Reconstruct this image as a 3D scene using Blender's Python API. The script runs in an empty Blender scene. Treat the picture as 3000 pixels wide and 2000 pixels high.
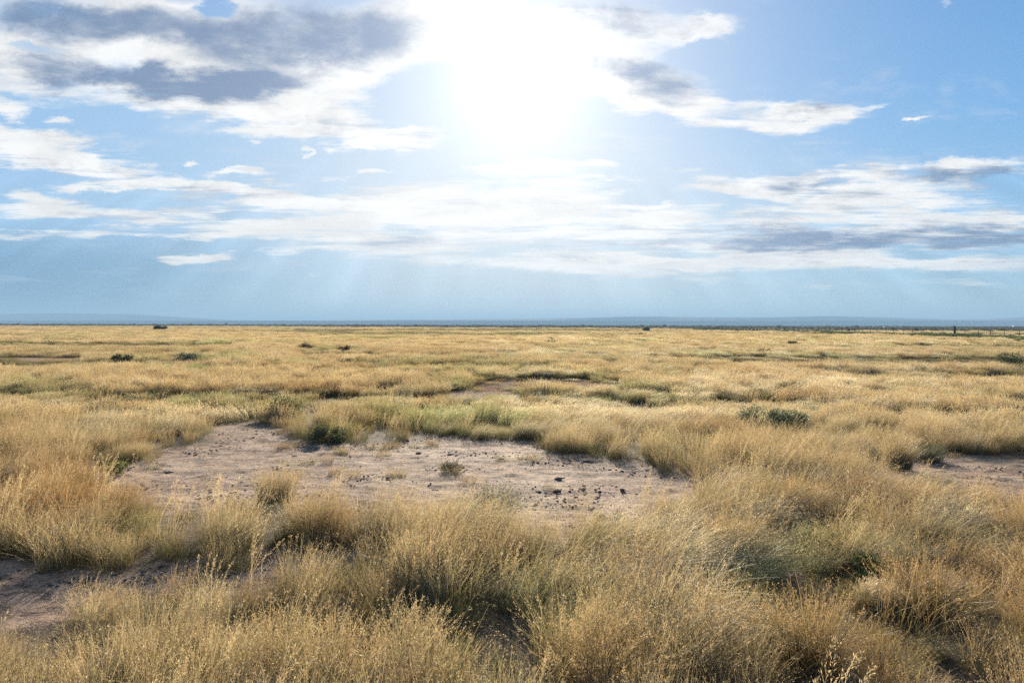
import bpy, math, random
import numpy as np
from mathutils import Vector, Matrix, Euler

# ------------------------------------------------------------------ camera, sky, sun, exposure
SC = bpy.context.scene
CAM_H = 2.3
F = 2000.0                      # focal length in pixels of the 3000 px wide photograph
PITCH = math.atan(49.5 / F)     # looks slightly down
cam = bpy.data.cameras.new('camera')
cam.sensor_width = 36.0
cam.lens = 24.0
cam.clip_start = 0.1
cam.clip_end = 80000
camo = bpy.data.objects.new('camera', cam)
SC.collection.objects.link(camo)
camo.location = (0, 0, CAM_H)
camo.rotation_euler = (math.pi / 2 - PITCH, 0, 0)
SC.camera = camo

SUN_EL = math.radians(19.5)
SUN_AZ = math.radians(0.5)      # to the right of straight ahead (+Y)
sun = bpy.data.lights.new('sun', 'SUN')
sun.energy = 5.0
sun.angle = math.radians(1.0)
sun.color = (1.0, 0.89, 0.72)
suno = bpy.data.objects.new('sun', sun)
SC.collection.objects.link(suno)
sd = Vector((math.sin(SUN_AZ) * math.cos(SUN_EL), math.cos(SUN_AZ) * math.cos(SUN_EL), math.sin(SUN_EL)))
suno.rotation_euler = sd.to_track_quat('Z', 'Y').to_euler()

SC.view_settings.view_transform = 'Standard'
SC.view_settings.look = 'None'
SC.view_settings.gamma = 1.0
EXPO = 1.1
SC.view_settings.exposure = EXPO
SC.view_settings.use_curve_mapping = False
SC.render.engine = 'CYCLES'
SC.cycles.max_bounces = 6
SC.cycles.diffuse_bounces = 2
SC.cycles.transmission_bounces = 4
SC.cycles.glossy_bounces = 2
SC.cycles.volume_bounces = 0
SC.cycles.use_denoising = False
SC.cycles.caustics_reflective = False
SC.cycles.caustics_refractive = False

K = 3000.0 / 2352.0             # my measuring scale -> photo pixels


def uv_of(px, py):
    """photo pixel -> (x/y, z/y) of its viewing direction"""
    a, b = (px - 1500) / F, (1000 - py) / F
    cy, sy = math.cos(PITCH), math.sin(PITCH)
    y = cy + b * sy
    z = -sy + b * cy
    return a / y, z / y


class NT:
    def __init__(self, tree):
        self.t = tree
        self.n = tree.nodes
        self.l = tree.links

    def new(self, typ, **kw):
        nd = self.n.new(typ)
        for k, v in kw.items():
            setattr(nd, k, v)
        return nd

    def put(self, sock, v):
        if isinstance(v, bpy.types.NodeSocket):
            self.l.new(v, sock)
        elif v is not None:
            if hasattr(sock.default_value, '__len__') and not hasattr(v, '__len__'):
                sock.default_value = [v] * len(sock.default_value)
            elif hasattr(sock.default_value, '__len__'):
                n = len(sock.default_value)
                v = tuple(v)
                sock.default_value = (v + (1.0,))[:n] if len(v) < n else v[:n]
            else:
                sock.default_value = v

    def m(self, op, a, b=None, c=None, clamp=False):
        nd = self.new('ShaderNodeMath', operation=op, use_clamp=clamp)
        self.put(nd.inputs[0], a)
        if b is not None:
            self.put(nd.inputs[1], b)
        if c is not None:
            self.put(nd.inputs[2], c)
        return nd.outputs[0]

    def ss(self, v, lo, hi, a=0.0, b=1.0):
        nd = self.new('ShaderNodeMapRange', interpolation_type='SMOOTHSTEP')
        self.put(nd.inputs[0], v)
        nd.inputs[1].default_value = lo
        nd.inputs[2].default_value = hi
        nd.inputs[3].default_value = a
        nd.inputs[4].default_value = b
        return nd.outputs[0]

    def vm(self, op, a, b=None, scale=None):
        nd = self.new('ShaderNodeVectorMath', operation=op)
        self.put(nd.inputs[0], a)
        if b is not None:
            self.put(nd.inputs[1], b)
        if scale is not None:
            self.put(nd.inputs['Scale'], scale)
        return nd.outputs['Value'] if op in ('LENGTH', 'DOT_PRODUCT', 'DISTANCE') else nd.outputs[0]

    def mix(self, f, a, b, typ='MIX'):
        nd = self.new('ShaderNodeMix', data_type='RGBA', blend_type=typ)
        self.put(nd.inputs[0], f)
        self.put(nd.inputs[6], a)
        self.put(nd.inputs[7], b)
        return nd.outputs[2]

    def comb(self, x, y, z):
        nd = self.new('ShaderNodeCombineXYZ')
        self.put(nd.inputs[0], x)
        self.put(nd.inputs[1], y)
        self.put(nd.inputs[2], z)
        return nd.outputs[0]

    def noise(self, vec, scale, detail=4, rough=0.5, dist=0.0, color=False, lac=2.0):
        nd = self.new('ShaderNodeTexNoise')
        self.put(nd.inputs['Vector'], vec)
        nd.inputs['Scale'].default_value = scale
        nd.inputs['Detail'].default_value = detail
        nd.inputs['Roughness'].default_value = rough
        nd.inputs['Lacunarity'].default_value = lac
        nd.inputs['Distortion'].default_value = dist
        return nd.outputs['Color' if color else 'Fac']


world = bpy.data.worlds.new('World')
SC.world = world
world.use_nodes = True
wt = NT(world.node_tree)
wt.n.clear()
wo = wt.new('ShaderNodeOutputWorld')
bg = wt.new('ShaderNodeBackground')
wt.l.new(bg.outputs[0], wo.inputs[0])
SKY_STRENGTH = 0.1
bg.inputs[1].default_value = SKY_STRENGTH
sky = wt.new('ShaderNodeTexSky', sky_type='NISHITA')
sky.sun_disc = False
sky.sun_elevation = SUN_EL
sky.sun_rotation = SUN_AZ
sky.altitude = 1800
sky.air_density = 1.0
sky.dust_density = 0.3
sky.ozone_density = 3.0
tc = wt.new('ShaderNodeTexCoord')
D = wt.vm('NORMALIZE', tc.outputs['Generated'])
sep = wt.new('ShaderNodeSeparateXYZ')
wt.l.new(D, sep.inputs[0])
dx, dy, dz = sep.outputs
ysafe = wt.m('MAXIMUM', dy, 0.12)
u = wt.m('DIVIDE', dx, ysafe)
v = wt.m('DIVIDE', dz, ysafe)
front = wt.ss(dy, 0.15, 0.35)
# cloud-layer coordinates: noise gets its perspective from them
zs = wt.m('ADD', wt.m('MAXIMUM', dz, 0.0), 0.055)
cp = wt.comb(wt.m('DIVIDE', dx, zs), wt.m('DIVIDE', dy, zs), 0.0)
warp = wt.noise(cp, 1.7, 3, 0.6, color=True)
wv = wt.vm('SUBTRACT', warp, (0.5, 0.5, 0.5))
wsep = wt.new('ShaderNodeSeparateXYZ')
wt.l.new(wv, wsep.inputs[0])
# edges are displaced more sideways than upwards
warp2 = wt.noise(wt.comb(u, wt.m('MULTIPLY', v, 2.4), 0.0), 7.0, 8, 0.66, color=True)
wv2 = wt.vm('SUBTRACT', warp2, (0.5, 0.5, 0.5))
wsep2 = wt.new('ShaderNodeSeparateXYZ')
wt.l.new(wv2, wsep2.inputs[0])
uw = wt.m('MULTIPLY_ADD', wsep.outputs[0], 0.07, wt.m('MULTIPLY_ADD', wsep2.outputs[0], wt.ss(v, 0.0, 0.3, 0.09, 0.13), u))
vw = wt.m('MULTIPLY_ADD', wsep2.outputs[1], wt.ss(v, 0.02, 0.3, 0.028, 0.09), v)
vw = wt.m('MULTIPLY_ADD', wsep.outputs[1], wt.m('MULTIPLY_ADD', wt.m('MINIMUM', wt.m('MAXIMUM', v, 0.0), 0.5), 0.09, 0.012), vw)
uvw = wt.comb(uw, vw, 0.0)


def blob_field(items, acc=None):
    """sum of soft ellipses (measured cx, cy, rx, ry, tilt degrees, weight)"""
    for (cx, cy, rx, ry, rot, wgt) in items:
        cu, cv = uv_of(cx * K, cy * K)
        mp = wt.new('ShaderNodeMapping', vector_type='TEXTURE')
        # the running sum rides along as z (scaled away below): it keeps the nodes in one chain
        wt.l.new(wt.comb(uw, vw, acc if acc is not None else 0.0), mp.inputs[0])
        mp.inputs['Location'].default_value = (cu, cv, 0)
        mp.inputs['Rotation'].default_value = (0, 0, math.radians(rot))
        mp.inputs['Scale'].default_value = (rx * K / F, ry * K / F, 1e9)
        ln = wt.vm('LENGTH', mp.outputs[0])
        b = wt.ss(ln, 0.3, 1.4, wgt * (.78 if rx < 50 and wgt > 0 else 1), 0.0)
        acc = b if acc is None else wt.m('ADD', acc, b)
    return wt.m('MULTIPLY', acc, front)


CLOUDS = [
    (150, 40, 420, 110, 0, .75), (560, 110, 330, 150, 0, .75), (120, 165, 260, 70, -8, .7), (420, 225, 210, 55, -10, .65),
    (760, 170, 260, 70, 8, .6), (900, 60, 220, 90, 15, .6), (500, 18, 55, 22, 0, -.95), (70, 112, 75, 16, 5, -.55),
    (1080, 60, 200, 90, 0, .45),
    (1430, 75, 250, 55, 3, .8), (1620, 65, 110, 28, 10, .55), (1350, 20, 140, 25, 0, .35),
    (1420, 185, 210, 65, -6, .85), (1640, 250, 260, 42, -8, .75), (1880, 262, 130, 30, 8, .65), (2030, 235, 45, 10, 15, .5),
    (2108, 272, 34, 7, 18, .62), (2172, 5, 20, 9, 0, .7),
    (145, 287, 38, 16, 0, .85), (10, 250, 55, 32, -8, .8), (568, 319, 24, 11, -12, .8), (52, 286, 16, 7, -10, .6),
    (750, 285, 200, 44, -5, .95), (920, 320, 110, 28, 0, .6),
    (80, 345, 190, 42, -5, .85), (210, 380, 160, 24, -8, .7), (441, 377, 26, 9, 5, .8), (540, 400, 60, 13, 3, .7), (605, 404, 32, 11, 0, .6),
    (710, 347, 14, 5, 0, .6), (820, 398, 100, 11, 2, .7), (190, 418, 70, 14, -4, .65), (60, 440, 90, 18, -5, .65),
    (430, 430, 230, 17, -4, .75), (620, 452, 170, 20, -3, .6), (130, 478, 240, 22, -2, .7), (500, 505, 330, 20, -2, .65),
    (290, 532, 420, 14, 0, .7), (950, 465, 400, 50, 0, .75), (1050, 530, 450, 40, 0, .7), (850, 560, 250, 18, 0, .45),
    (1300, 398, 250, 18, 0, .6), (1300, 475, 320, 50, 0, .6), (1450, 500, 190, 28, 3, .65), (1500, 463, 60, 5, 0, .5),
    (1560, 545, 330, 38, 0, .6),
    (1800, 405, 190, 24, 0, .75), (1700, 425, 120, 16, 3, .5), (2180, 410, 230, 40, 4, .8), (1900, 455, 230, 32, -6, .75), (2150, 480, 260, 34, -4, .7),
    (1900, 500, 250, 26, -3, .65), (2200, 540, 300, 36, 0, .75), (1850, 560, 250, 28, 0, .6),
    (1300, 600, 460, 22, -2, .8), (1750, 600, 420, 20, 0, .65), (2150, 605, 350, 22, -1, .65), (2200, 650, 130, 10, -2, .5), (1450, 632, 300, 14, -3, .5),
    (430, 592, 75, 11, 0, .65), (510, 588, 60, 10, 0, .55), (660, 582, 62, 18, 3, .7), (735, 636, 22, 6, 0, .5), (400, 601, 22, 6, 0, .4), (1890, 662, 40, 5, 0, .4),
]
DARK = [
    (190, 45, 330, 60, 0, .85), (60, 10, 200, 40, 0, .4), (700, 75, 260, 90, 0, .95), (150, 158, 120, 48, -4, .95), (410, 198, 210, 40, 0, .95),
    (620, 195, 130, 30, 0, .6), (300, 180, 100, 30, 0, .4), (500, 90, 120, 50, 0, .2),
    (1500, 62, 230, 40, 0, .62), (1380, 15, 140, 24, 0, .6), (1530, 185, 100, 55, -15, .85), (1420, 160, 110, 26, 0, .6),
    (1850, 265, 75, 16, 5, .42), (1680, 258, 70, 12, 5, .25), (860, 290, 75, 16, 0, .34), (120, 362, 120, 14, 0, .16),
    (2240, 425, 150, 42, -3, .95), (1830, 425, 150, 16, -2, .6), (2050, 450, 120, 10, 0, .3), (2200, 545, 330, 30, 0, .9), (1650, 535, 260, 24, -3, .62),
    (1850, 565, 220, 18, 0, .6), (1350, 545, 200, 18, 0, .35), (1500, 562, 330, 14, 0, .45), (250, 520, 260, 8, 0, .25),
    (820, 402, 70, 4, 3, .25), (2330, 490, 90, 12, 0, .4),
]
fld = blob_field(CLOUDS)
drk = blob_field(DARK, wt.m('MULTIPLY', fld, 1e-6))
n1 = wt.noise(cp, 0.9, 9, 0.6, dist=0.3)
vq = wt.m('LOGARITHM', wt.m('ADD', wt.m('MAXIMUM', v, 0.0), 0.06), math.e)
n2 = wt.noise(wt.comb(u, wt.m('MULTIPLY', vq, 0.8), 0.3), 8.0, 10, 0.66, dist=0.35)
nz = wt.m('ADD', wt.m('MULTIPLY', n1, 0.55), wt.m('MULTIPLY', n2, 0.45))
# outside the photograph's frame the sky goes on with the same broken cloud
inside = wt.m('MULTIPLY', wt.m('MULTIPLY', wt.ss(wt.m('ABSOLUTE', u), 0.76, 1.0, 1, 0), wt.ss(v, 0.50, 0.70, 1, 0)), front)
gen = wt.ss(wt.noise(cp, 0.55, 5, 0.55), 0.53, 0.68)
fld2 = wt.m('MULTIPLY_ADD', wt.m('SUBTRACT', 1.0, inside), wt.m('MULTIPLY', gen, 0.7), wt.m('MINIMUM', fld, 0.95))
n3 = wt.noise(wt.comb(wt.m('MULTIPLY', u, 1.6), wt.m('MULTIPLY', vq, 4.2), 0.7), 5.0, 8, 0.62, dist=0.4)
streaks = wt.m('MULTIPLY', wt.m('MULTIPLY', wt.m('SUBTRACT', n3, 0.5), 2.6), wt.m('MULTIPLY', wt.ss(v, 0.075, 0.12), wt.ss(v, 0.26, 0.40, 1, 0.12)))
fld2 = wt.m('ADD', fld2, wt.m('MULTIPLY', streaks, wt.ss(fld2, -0.1, 0.3)))
dens = wt.m('MULTIPLY_ADD', wt.m('SUBTRACT', nz, 0.5), 3.9, wt.m('MULTIPLY', fld2, 1.3))
alpha = wt.ss(dens, 0.04, 1.12)
alpha = wt.m('MULTIPLY', alpha, wt.ss(dz, 0.005, 0.06))
thick = wt.m('MULTIPLY_ADD', wt.m('SUBTRACT', nz, 0.515), 4.0, wt.m('MULTIPLY_ADD', wt.m('SUBTRACT', 1.0, inside), wt.m('MULTIPLY', gen, 0.45), drk))
thick = wt.m('SUBTRACT', thick, wt.m('MULTIPLY', streaks, 0.9))
shade = wt.ss(thick, -0.1, 1.1)

# angle from the sun
cosang = wt.vm('DOT_PRODUCT', D, tuple(sd))
ang = wt.m('ARCCOSINE', wt.m('MINIMUM', cosang, 0.99999))
glow = wt.m('EXPONENT', wt.m('MULTIPLY', wt.m('POWER', wt.m('DIVIDE', ang, 0.08), 1.15), -1.0))
glow2 = wt.m('EXPONENT', wt.m('MULTIPLY', wt.m('POWER', wt.m('DIVIDE', ang, 0.28), 1.6), -1.0))
glow3 = wt.m('EXPONENT', wt.m('MULTIPLY', wt.m('DIVIDE', ang, 0.6), -1.0))

S = 1.04 * 2.0 ** -EXPO / SKY_STRENGTH     # sky colours below are given as the photograph exposes them


def col(r, g, b):
    return (r * S, g * S, b * S, 1)


# clear sky: physical sky with a deeper blue towards the zenith, paler to the horizon
grad = wt.new('ShaderNodeValToRGB')
wt.l.new(wt.m('MAXIMUM', dz, 0.0), grad.inputs[0])
er = grad.color_ramp.elements
er[0].position = 0.0
er[0].color = (0.19, 0.33, 0.45, 1)
er[1].position = 0.9
er[1].color = (0.05, 0.15, 0.42, 1)
for p, c in ((0.04, (0.20, 0.36, 0.50)), (0.12, (0.22, 0.42, 0.64)), (0.25, (0.125, 0.36, 0.66)), (0.42, (0.06, 0.26, 0.60))):
    e = er.new(p)
    e.color = c + (1,)
gradS = wt.vm('SCALE', grad.outputs[0], scale=S)
base = wt.mix(0.85, sky.outputs[0], gradS)
glowmix = wt.m('MULTIPLY', glow2, 0.93)
base = wt.mix(1.0, base, wt.vm('SCALE', (0.34, 0.33, 0.27), scale=wt.m('MULTIPLY', glow3, S * 0.22)), 'ADD')
# thin veil over the left half and low down, and paler air under the sun
veil = wt.m('MULTIPLY', wt.m('MULTIPLY', wt.ss(u, -0.45, 0.25, 1, 0), wt.ss(v, 0.04, 0.2)), wt.m('MULTIPLY', wt.ss(v, 0.30, 0.5, 1, 0.1), front))
base = wt.mix(wt.m('MULTIPLY', veil, 0.55), base, col(0.43, 0.63, 0.85))
under = wt.m('EXPONENT', wt.m('MULTIPLY', wt.m('POWER', wt.m('DIVIDE', wt.m('ABSOLUTE', wt.m('SUBTRACT', u, 0.03)), 0.42), 2.0), -1.0))
under = wt.m('MULTIPLY', under, wt.m('MULTIPLY', front, wt.ss(v, 0.10, 0.32, 1, 0)))
base = wt.mix(wt.m('MULTIPLY', under, 0.8), base, col(0.56, 0.70, 0.77))
bright = wt.m('MULTIPLY', wt.m('EXPONENT', wt.m('MULTIPLY', wt.m('POWER', wt.m('DIVIDE', wt.m('ABSOLUTE', u), 0.33), 2.0), -1.0)), wt.m('MULTIPLY', front, wt.m('MULTIPLY', wt.ss(v, 0.04, 0.16), wt.ss(v, 0.20, 0.38, 1, 0.0))))
base = wt.mix(wt.m('MULTIPLY', bright, 0.42), base, col(0.78, 0.88, 0.95))
# distant rain shade at the lower left, faint slanting shafts of light
shaft = wt.noise(wt.comb(wt.m('DIVIDE', wt.m('SUBTRACT', u, 0.0), wt.m('SUBTRACT', 0.47, v)), 0.0, 0.0), 4.0, 2, 0.5)
shf = wt.m('MULTIPLY', wt.ss(v, 0.0, 0.05), wt.ss(v, 0.12, 0.28, 1, 0))
base = wt.vm('SCALE', base, scale=wt.m('MULTIPLY_ADD', wt.m('MULTIPLY', wt.m('SUBTRACT', shaft, 0.48), shf), 0.9, 1.0))
ld = wt.m('MULTIPLY', wt.ss(u, -0.75, -0.15, 1, 0), wt.m('MULTIPLY', wt.ss(v, 0.08, 0.17, 1, 0), front))
base = wt.mix(wt.m('MULTIPLY', ld, 0.7), base, col(0.12, 0.28, 0.47))
base = wt.mix(glowmix, base, col(0.93, 0.96, 1.0))
# clouds
lit = wt.vm('SCALE', (1.0, 0.99, 0.965), scale=wt.m('MULTIPLY_ADD', glow2, S * 0.12, wt.m('MULTIPLY', S, wt.ss(n2, .36, .62, 1.03, .88))))
dark = wt.vm('ADD', col(0.20, 0.28, 0.43)[:3], wt.vm('SCALE', (1.0, 1.0, 1.0), scale=wt.m('ADD', wt.m('MULTIPLY', glow2, S * 0.25), wt.m('MULTIPLY', bright, S * 0.3))))
cloud = wt.mix(shade, lit, dark)
allc = wt.mix(wt.m('MULTIPLY', alpha, 0.96), base, cloud)
allc = wt.mix(1.0, allc, wt.vm('SCALE', (1.0, 0.99, 0.95), scale=wt.m('MULTIPLY', glow, S * 0.6)), 'ADD')
wt.put(bg.inputs[0], allc)
world.cycles.sampling_method = 'MANUAL'
world.cycles.sample_map_resolution = 512

# ------------------------------------------------------------------ helpers
RNG = np.random.default_rng(11)
random.seed(5)


def _hash(ix, iy, seed):
    h = (ix.astype(np.int64) * 374761393 + iy.astype(np.int64) * 668265263 + seed * 1274126177) & 0x7fffffff
    h = ((h ^ (h >> 13)) * 1274126177) & 0x7fffffff
    return ((h ^ (h >> 16)) & 0xffff) / 65535.0


def vnoise(x, y, seed=0):
    ix, iy = np.floor(x), np.floor(y)
    fx, fy = x - ix, y - iy
    fx = fx * fx * (3 - 2 * fx)
    fy = fy * fy * (3 - 2 * fy)
    a, b = _hash(ix, iy, seed), _hash(ix + 1, iy, seed)
    c, d = _hash(ix, iy + 1, seed), _hash(ix + 1, iy + 1, seed)
    return (a * (1 - fx) + b * fx) * (1 - fy) + (c * (1 - fx) + d * fx) * fy


def fbm(x, y, seed=0, oct=4, g=0.5):
    s, a, t = 0, 1.0, 0
    for i in range(oct):
        s = s + a * vnoise(x * 2 ** i + 17.3 * i, y * 2 ** i - 9.1 * i, seed + i * 7)
        t += a
        a *= g
    return s / t


TILT = 0.0027


def px_of(x, y):
    return 1500 + F * x / np.maximum(y, .5), 950.5 + F * CAM_H / np.maximum(y, .5)


def world_of(px, py):
    """photo pixel of a point standing on the ground -> world x, y"""
    py = py - TILT * (px - 1500)
    y = F * CAM_H / max(py - 950.5, 1.0)
    return (px - 1500) / F * y, y


def poly_mask(px, py, poly, soft):
    """signed distance to a polygon in px, smooth 0..1 (1 inside)"""
    P = np.array(poly, float)
    inside = np.zeros(px.shape, bool)
    dmin = np.full(px.shape, 1e9)
    n = len(P)
    for i in range(n):
        x0, y0 = P[i]
        x1, y1 = P[(i + 1) % n]
        c = ((y0 > py) != (y1 > py)) & (px < (x1 - x0) * (py - y0) / (y1 - y0 + 1e-9) + x0)
        inside ^= c
        ex, ey = x1 - x0, (y1 - y0)
        t = np.clip(((px - x0) * ex + (py - y0) * ey) / (ex * ex + ey * ey), 0, 1)
        dd = np.hypot((px - x0 - t * ex) * 0.45, py - y0 - t * ey)
        dmin = np.minimum(dmin, dd)
    s = np.where(inside, dmin, -dmin)
    return np.clip(0.5 + s / (2 * soft), 0, 1)


BARE = [
    ([(290, 1392), (400, 1345), (600, 1300), (612, 1256), (700, 1243), (800, 1250), (880, 1298), (960, 1318), (1100, 1308), (1250, 1288), (1530, 1290), (1620, 1332), (1700, 1345),
      (1850, 1360), (1950, 1382), (2060, 1400), (2020, 1450), (1940, 1520), (1830, 1620), (1680, 1635), (1560, 1610), (1380, 1545), (1200, 1530), (1000, 1540), (800, 1520), (700, 1500), (550, 1520), (400, 1540), (290, 1480)], 9),
    ([(-500, 1630), (0, 1640), (150, 1668), (350, 1685), (560, 1692), (700, 1665), (900, 1640), (1080, 1650), (1120, 1690), (1060, 1715), (880, 1750), (700, 1785), (450, 1800), (250, 1800), (100, 1825), (0, 1840), (-500, 1850)], 16),
    ([(2520, 1345), (2700, 1330), (2850, 1338), (3000, 1345), (3400, 1350), (3400, 1460), (3000, 1460), (2800, 1450), (2600, 1425), (2500, 1385)], 10),
    ([(1500, 1110), (1700, 1112), (1830, 1124), (1800, 1142), (1600, 1150), (1400, 1172), (1270, 1168), (1290, 1155), (1400, 1135)], 6),
    ([(850, 1040), (1000, 1037), (1150, 1042), (1100, 1050), (880, 1050)], 3),
    ([(1420, 1034), (1520, 1035), (1510, 1043), (1430, 1043)], 2),
    ([(1740, 1064), (1830, 1066), (1820, 1074), (1750, 1073)], 2),
    ([(40, 1050), (260, 1052), (250, 1062), (60, 1062)], 2),
    ([(100, 1000), (260, 1000), (280, 1006), (110, 1007)], 2),
    ([(830, 1960), (950, 1950), (1010, 2010), (900, 2040), (810, 2020)], 14),
    ([(2560, 1700), (2760, 1690), (2860, 1740), (2780, 1800), (2600, 1770)], 14),
    ([(2230, 1285), (2420, 1280), (2520, 1300), (2440, 1312), (2260, 1306)], 6),
    ([(1560, 1640), (1500, 1600), (1560, 1590), (1700, 1610), (1680, 1640)], 8),
]
# (px, py, rx, ry, amount)
GREEN = [  # green growth, with the shaded fronts of dark grass rows tinted in
    (430, 1060, 130, 7, .8), (640, 1060, 130, 9, .9), (880, 1075, 170, 6, .8), (300, 1040, 300, 4, .6), (950, 1028, 110, 6, .8), (560, 1094, 110, 5, .7),
    (100, 1150, 170, 22, .7), (1380, 1140, 140, 8, .6), (820, 1205, 70, 25, .9), (970, 1290, 130, 22, .8), (1420, 1260, 170, 26, .95), (1250, 1250, 120, 25, .6),
    (300, 1395, 60, 12, .9), (20, 1262, 50, 12, .9), (1850, 1150, 120, 12, .7), (2250, 1240, 150, 18, .5), (2400, 1262, 120, 12, .6),
    (2450, 1600, 170, 50, .8), (2540, 1720, 80, 30, .9), (2230, 1510, 60, 18, .8), (1850, 1510, 110, 20, .7), (430, 1580, 130, 40, .7), (860, 1550, 120, 30, .5),
    (1480, 1900, 300, 130, 1), (900, 1930, 240, 80, 1), (2250, 1800, 160, 120, .7), (2500, 1950, 250, 70, .6), (1550, 1640, 120, 30, .7), (2985, 1075, 60, 12, .9), (2700, 1600, 200, 40, .5), (2950, 1660, 120, 30, .4),
    (1990, 1980, 150, 60, .5), (600, 1560, 60, 30, .5), (1500, 1050, 120, 4, .4), (2000, 1330, 180, 12, .4), (1600, 1300, 60, 12, .7), (2560, 1310, 150, 14, .5),
    (1700, 1036, 120, 4, .6), (2000, 1040, 150, 4, .6), (1100, 1072, 160, 5, .5), (2180, 1090, 120, 5, .5), (1800, 1062, 120, 4, .5),
]
PALE = [
    (1850, 1215, 330, 40, .9), (1950, 1740, 330, 150, .9), (2750, 1530, 260, 60, .9), (350, 1270, 240, 50, .7), (2450, 1130, 400, 40, .5), (1750, 1600, 300, 40, .5),
    (2200, 1040, 500, 25, .4), (2050, 1180, 350, 60, .5), (1350, 1600, 250, 40, .3), (2300, 1640, 120, 70, .4), (2050, 1450, 280, 30, .4), (1150, 1180, 300, 20, .2)
]
BROWN = [
    (150, 1480, 320, 110, .8), (2850, 1900, 420, 200, .8), (2300, 1900, 200, 120, .6), (2300, 1500, 200, 40, .5), (940, 1160, 90, 12, .8), (500, 1330, 160, 18, .7), (950, 1590, 150, 50, .5),
    (2700, 1740, 200, 60, .6), (1700, 1950, 120, 40, .5), (400, 1040, 300, 6, .3)
]


def blobmask(px, py, lst):
    m = np.zeros(px.shape)
    for cx, cy, rx, ry, a in lst:
        d = ((px - cx) / rx) ** 2 + ((py - cy) / ry) ** 2
        m = np.maximum(m, a * np.exp(-d * 0.9))
    return m


def bare_at(x, y, softer=1.0):
    px, py = px_of(x, y)
    # ragged edges
    sc = np.clip(y, 3, 80)
    ex = (fbm(x * 1.6, y * 1.6, 41, 3) - .5) * 2
    ey = (fbm(x * 1.6 + 40, y * 1.6, 43, 3) - .5) * 2
    qx = px + ex * 0.35 * F / sc
    qy = py + ey * 0.5 * CAM_H * F / sc ** 2
    m = np.zeros(x.shape)
    for poly, soft in BARE:
        m = np.maximum(m, poly_mask(qx, qy, poly, soft * softer) * (.92 if soft == 6 else 1))
    return m


def strips(x, y):
    """long bands of low, thin grass, tinted green in place of row shadows"""
    a = fbm(x * .055, y * .12, 131, 4)
    b = fbm(x * .018, y * .045, 133, 4)
    w = np.clip((y - 38) / 20, 0, 1)
    n = a * (1 - w) + b * w
    return np.clip((n - .51) * 12, 0, 1) * np.clip((y - 14) / 8, 0, 1)


def fields(x, y):
    px, py = px_of(x, y)
    g = blobmask(px, py, GREEN)
    p = blobmask(px, py, PALE)
    b = blobmask(px, py, BROWN)
    nf = fbm(x * 0.35, y * 0.35, 3, 4)
    nf2 = fbm(x * 0.05 + 3, y * 0.08, 9, 4)
    g = np.clip(g + np.clip((nf - .60) * 3.0, 0, .5) + np.clip((nf2 - .62) * 4, 0, .4), 0, 1)
    g = np.clip(g + .55 * strips(x, y), 0, 1)
    b = np.clip(b + np.clip((fbm(x * .5, y * .5, 77, 3) - .58) * 2.5, 0, .5), 0, 1)
    p = np.clip(p + np.clip((fbm(x * .12, y * .2, 55, 3) - .56) * 3, 0, .5) * (x > -2), 0, 1)
    return g, p, b


def height(x, y):
    """ground relief"""
    d = np.hypot(x, y)
    h = -TILT * x * np.clip(d / 10, 0, 1)
    h = h + (fbm(x * .22, y * .22, 5, 3) - .5) * 0.16
    h = h + (fbm(x * .02, y * .03, 15, 3) - .5) * 0.7 * np.clip((d - 25) / 120, 0, 1) * np.clip((1500 - d) / 900, 0, 1)
    return h


def tag(o, label=None, cat=None, group=None, kind=None):
    if label:
        o['label'] = label
    if cat:
        o['category'] = cat
    if group:
        o['group'] = group
    if kind:
        o['kind'] = kind
    return o


def mesh_from(name, V, Fc, mat, col=None, smooth=False):
    me = bpy.data.meshes.new(name)
    V = np.asarray(V, np.float32)
    Fc = np.asarray(Fc, np.int32)
    me.vertices.add(len(V))
    me.vertices.foreach_set('co', V.ravel())
    k = Fc.shape[1]
    me.loops.add(Fc.size)
    me.loops.foreach_set('vertex_index', Fc.ravel())
    me.polygons.add(len(Fc))
    me.polygons.foreach_set('loop_start', np.arange(0, Fc.size, k, dtype=np.int32))
    if smooth:
        me.polygons.foreach_set('use_smooth', np.ones(len(Fc), bool))
    if col is not None:
        a = me.color_attributes.new('col', 'FLOAT_COLOR', 'POINT')
        c = np.ones((len(V), 4), np.float32)
        c[:, :3] = col
        a.data.foreach_set('color', c.ravel())
    me.update(calc_edges=True)
    me.validate()
    if mat:
        me.materials.append(mat)
    return me


def link(name, me, parent=None, loc=None):
    o = bpy.data.objects.new(name, me)
    SC.collection.objects.link(o)
    if parent:
        o.parent = parent
    if loc is not None:
        o.location = loc
    return o


def empty(name, loc, rz=0):
    o = bpy.data.objects.new(name, None)
    SC.collection.objects.link(o)
    o.location = loc
    o.rotation_euler = (0, 0, rz)
    o.empty_display_size = .1
    return o


# ------------------------------------------------------------------ materials
def new_mat(name):
    m = bpy.data.materials.new(name)
    m.use_nodes = True
    t = NT(m.node_tree)
    t.n.clear()
    out = t.new('ShaderNodeOutputMaterial')
    return m, t, out


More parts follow.
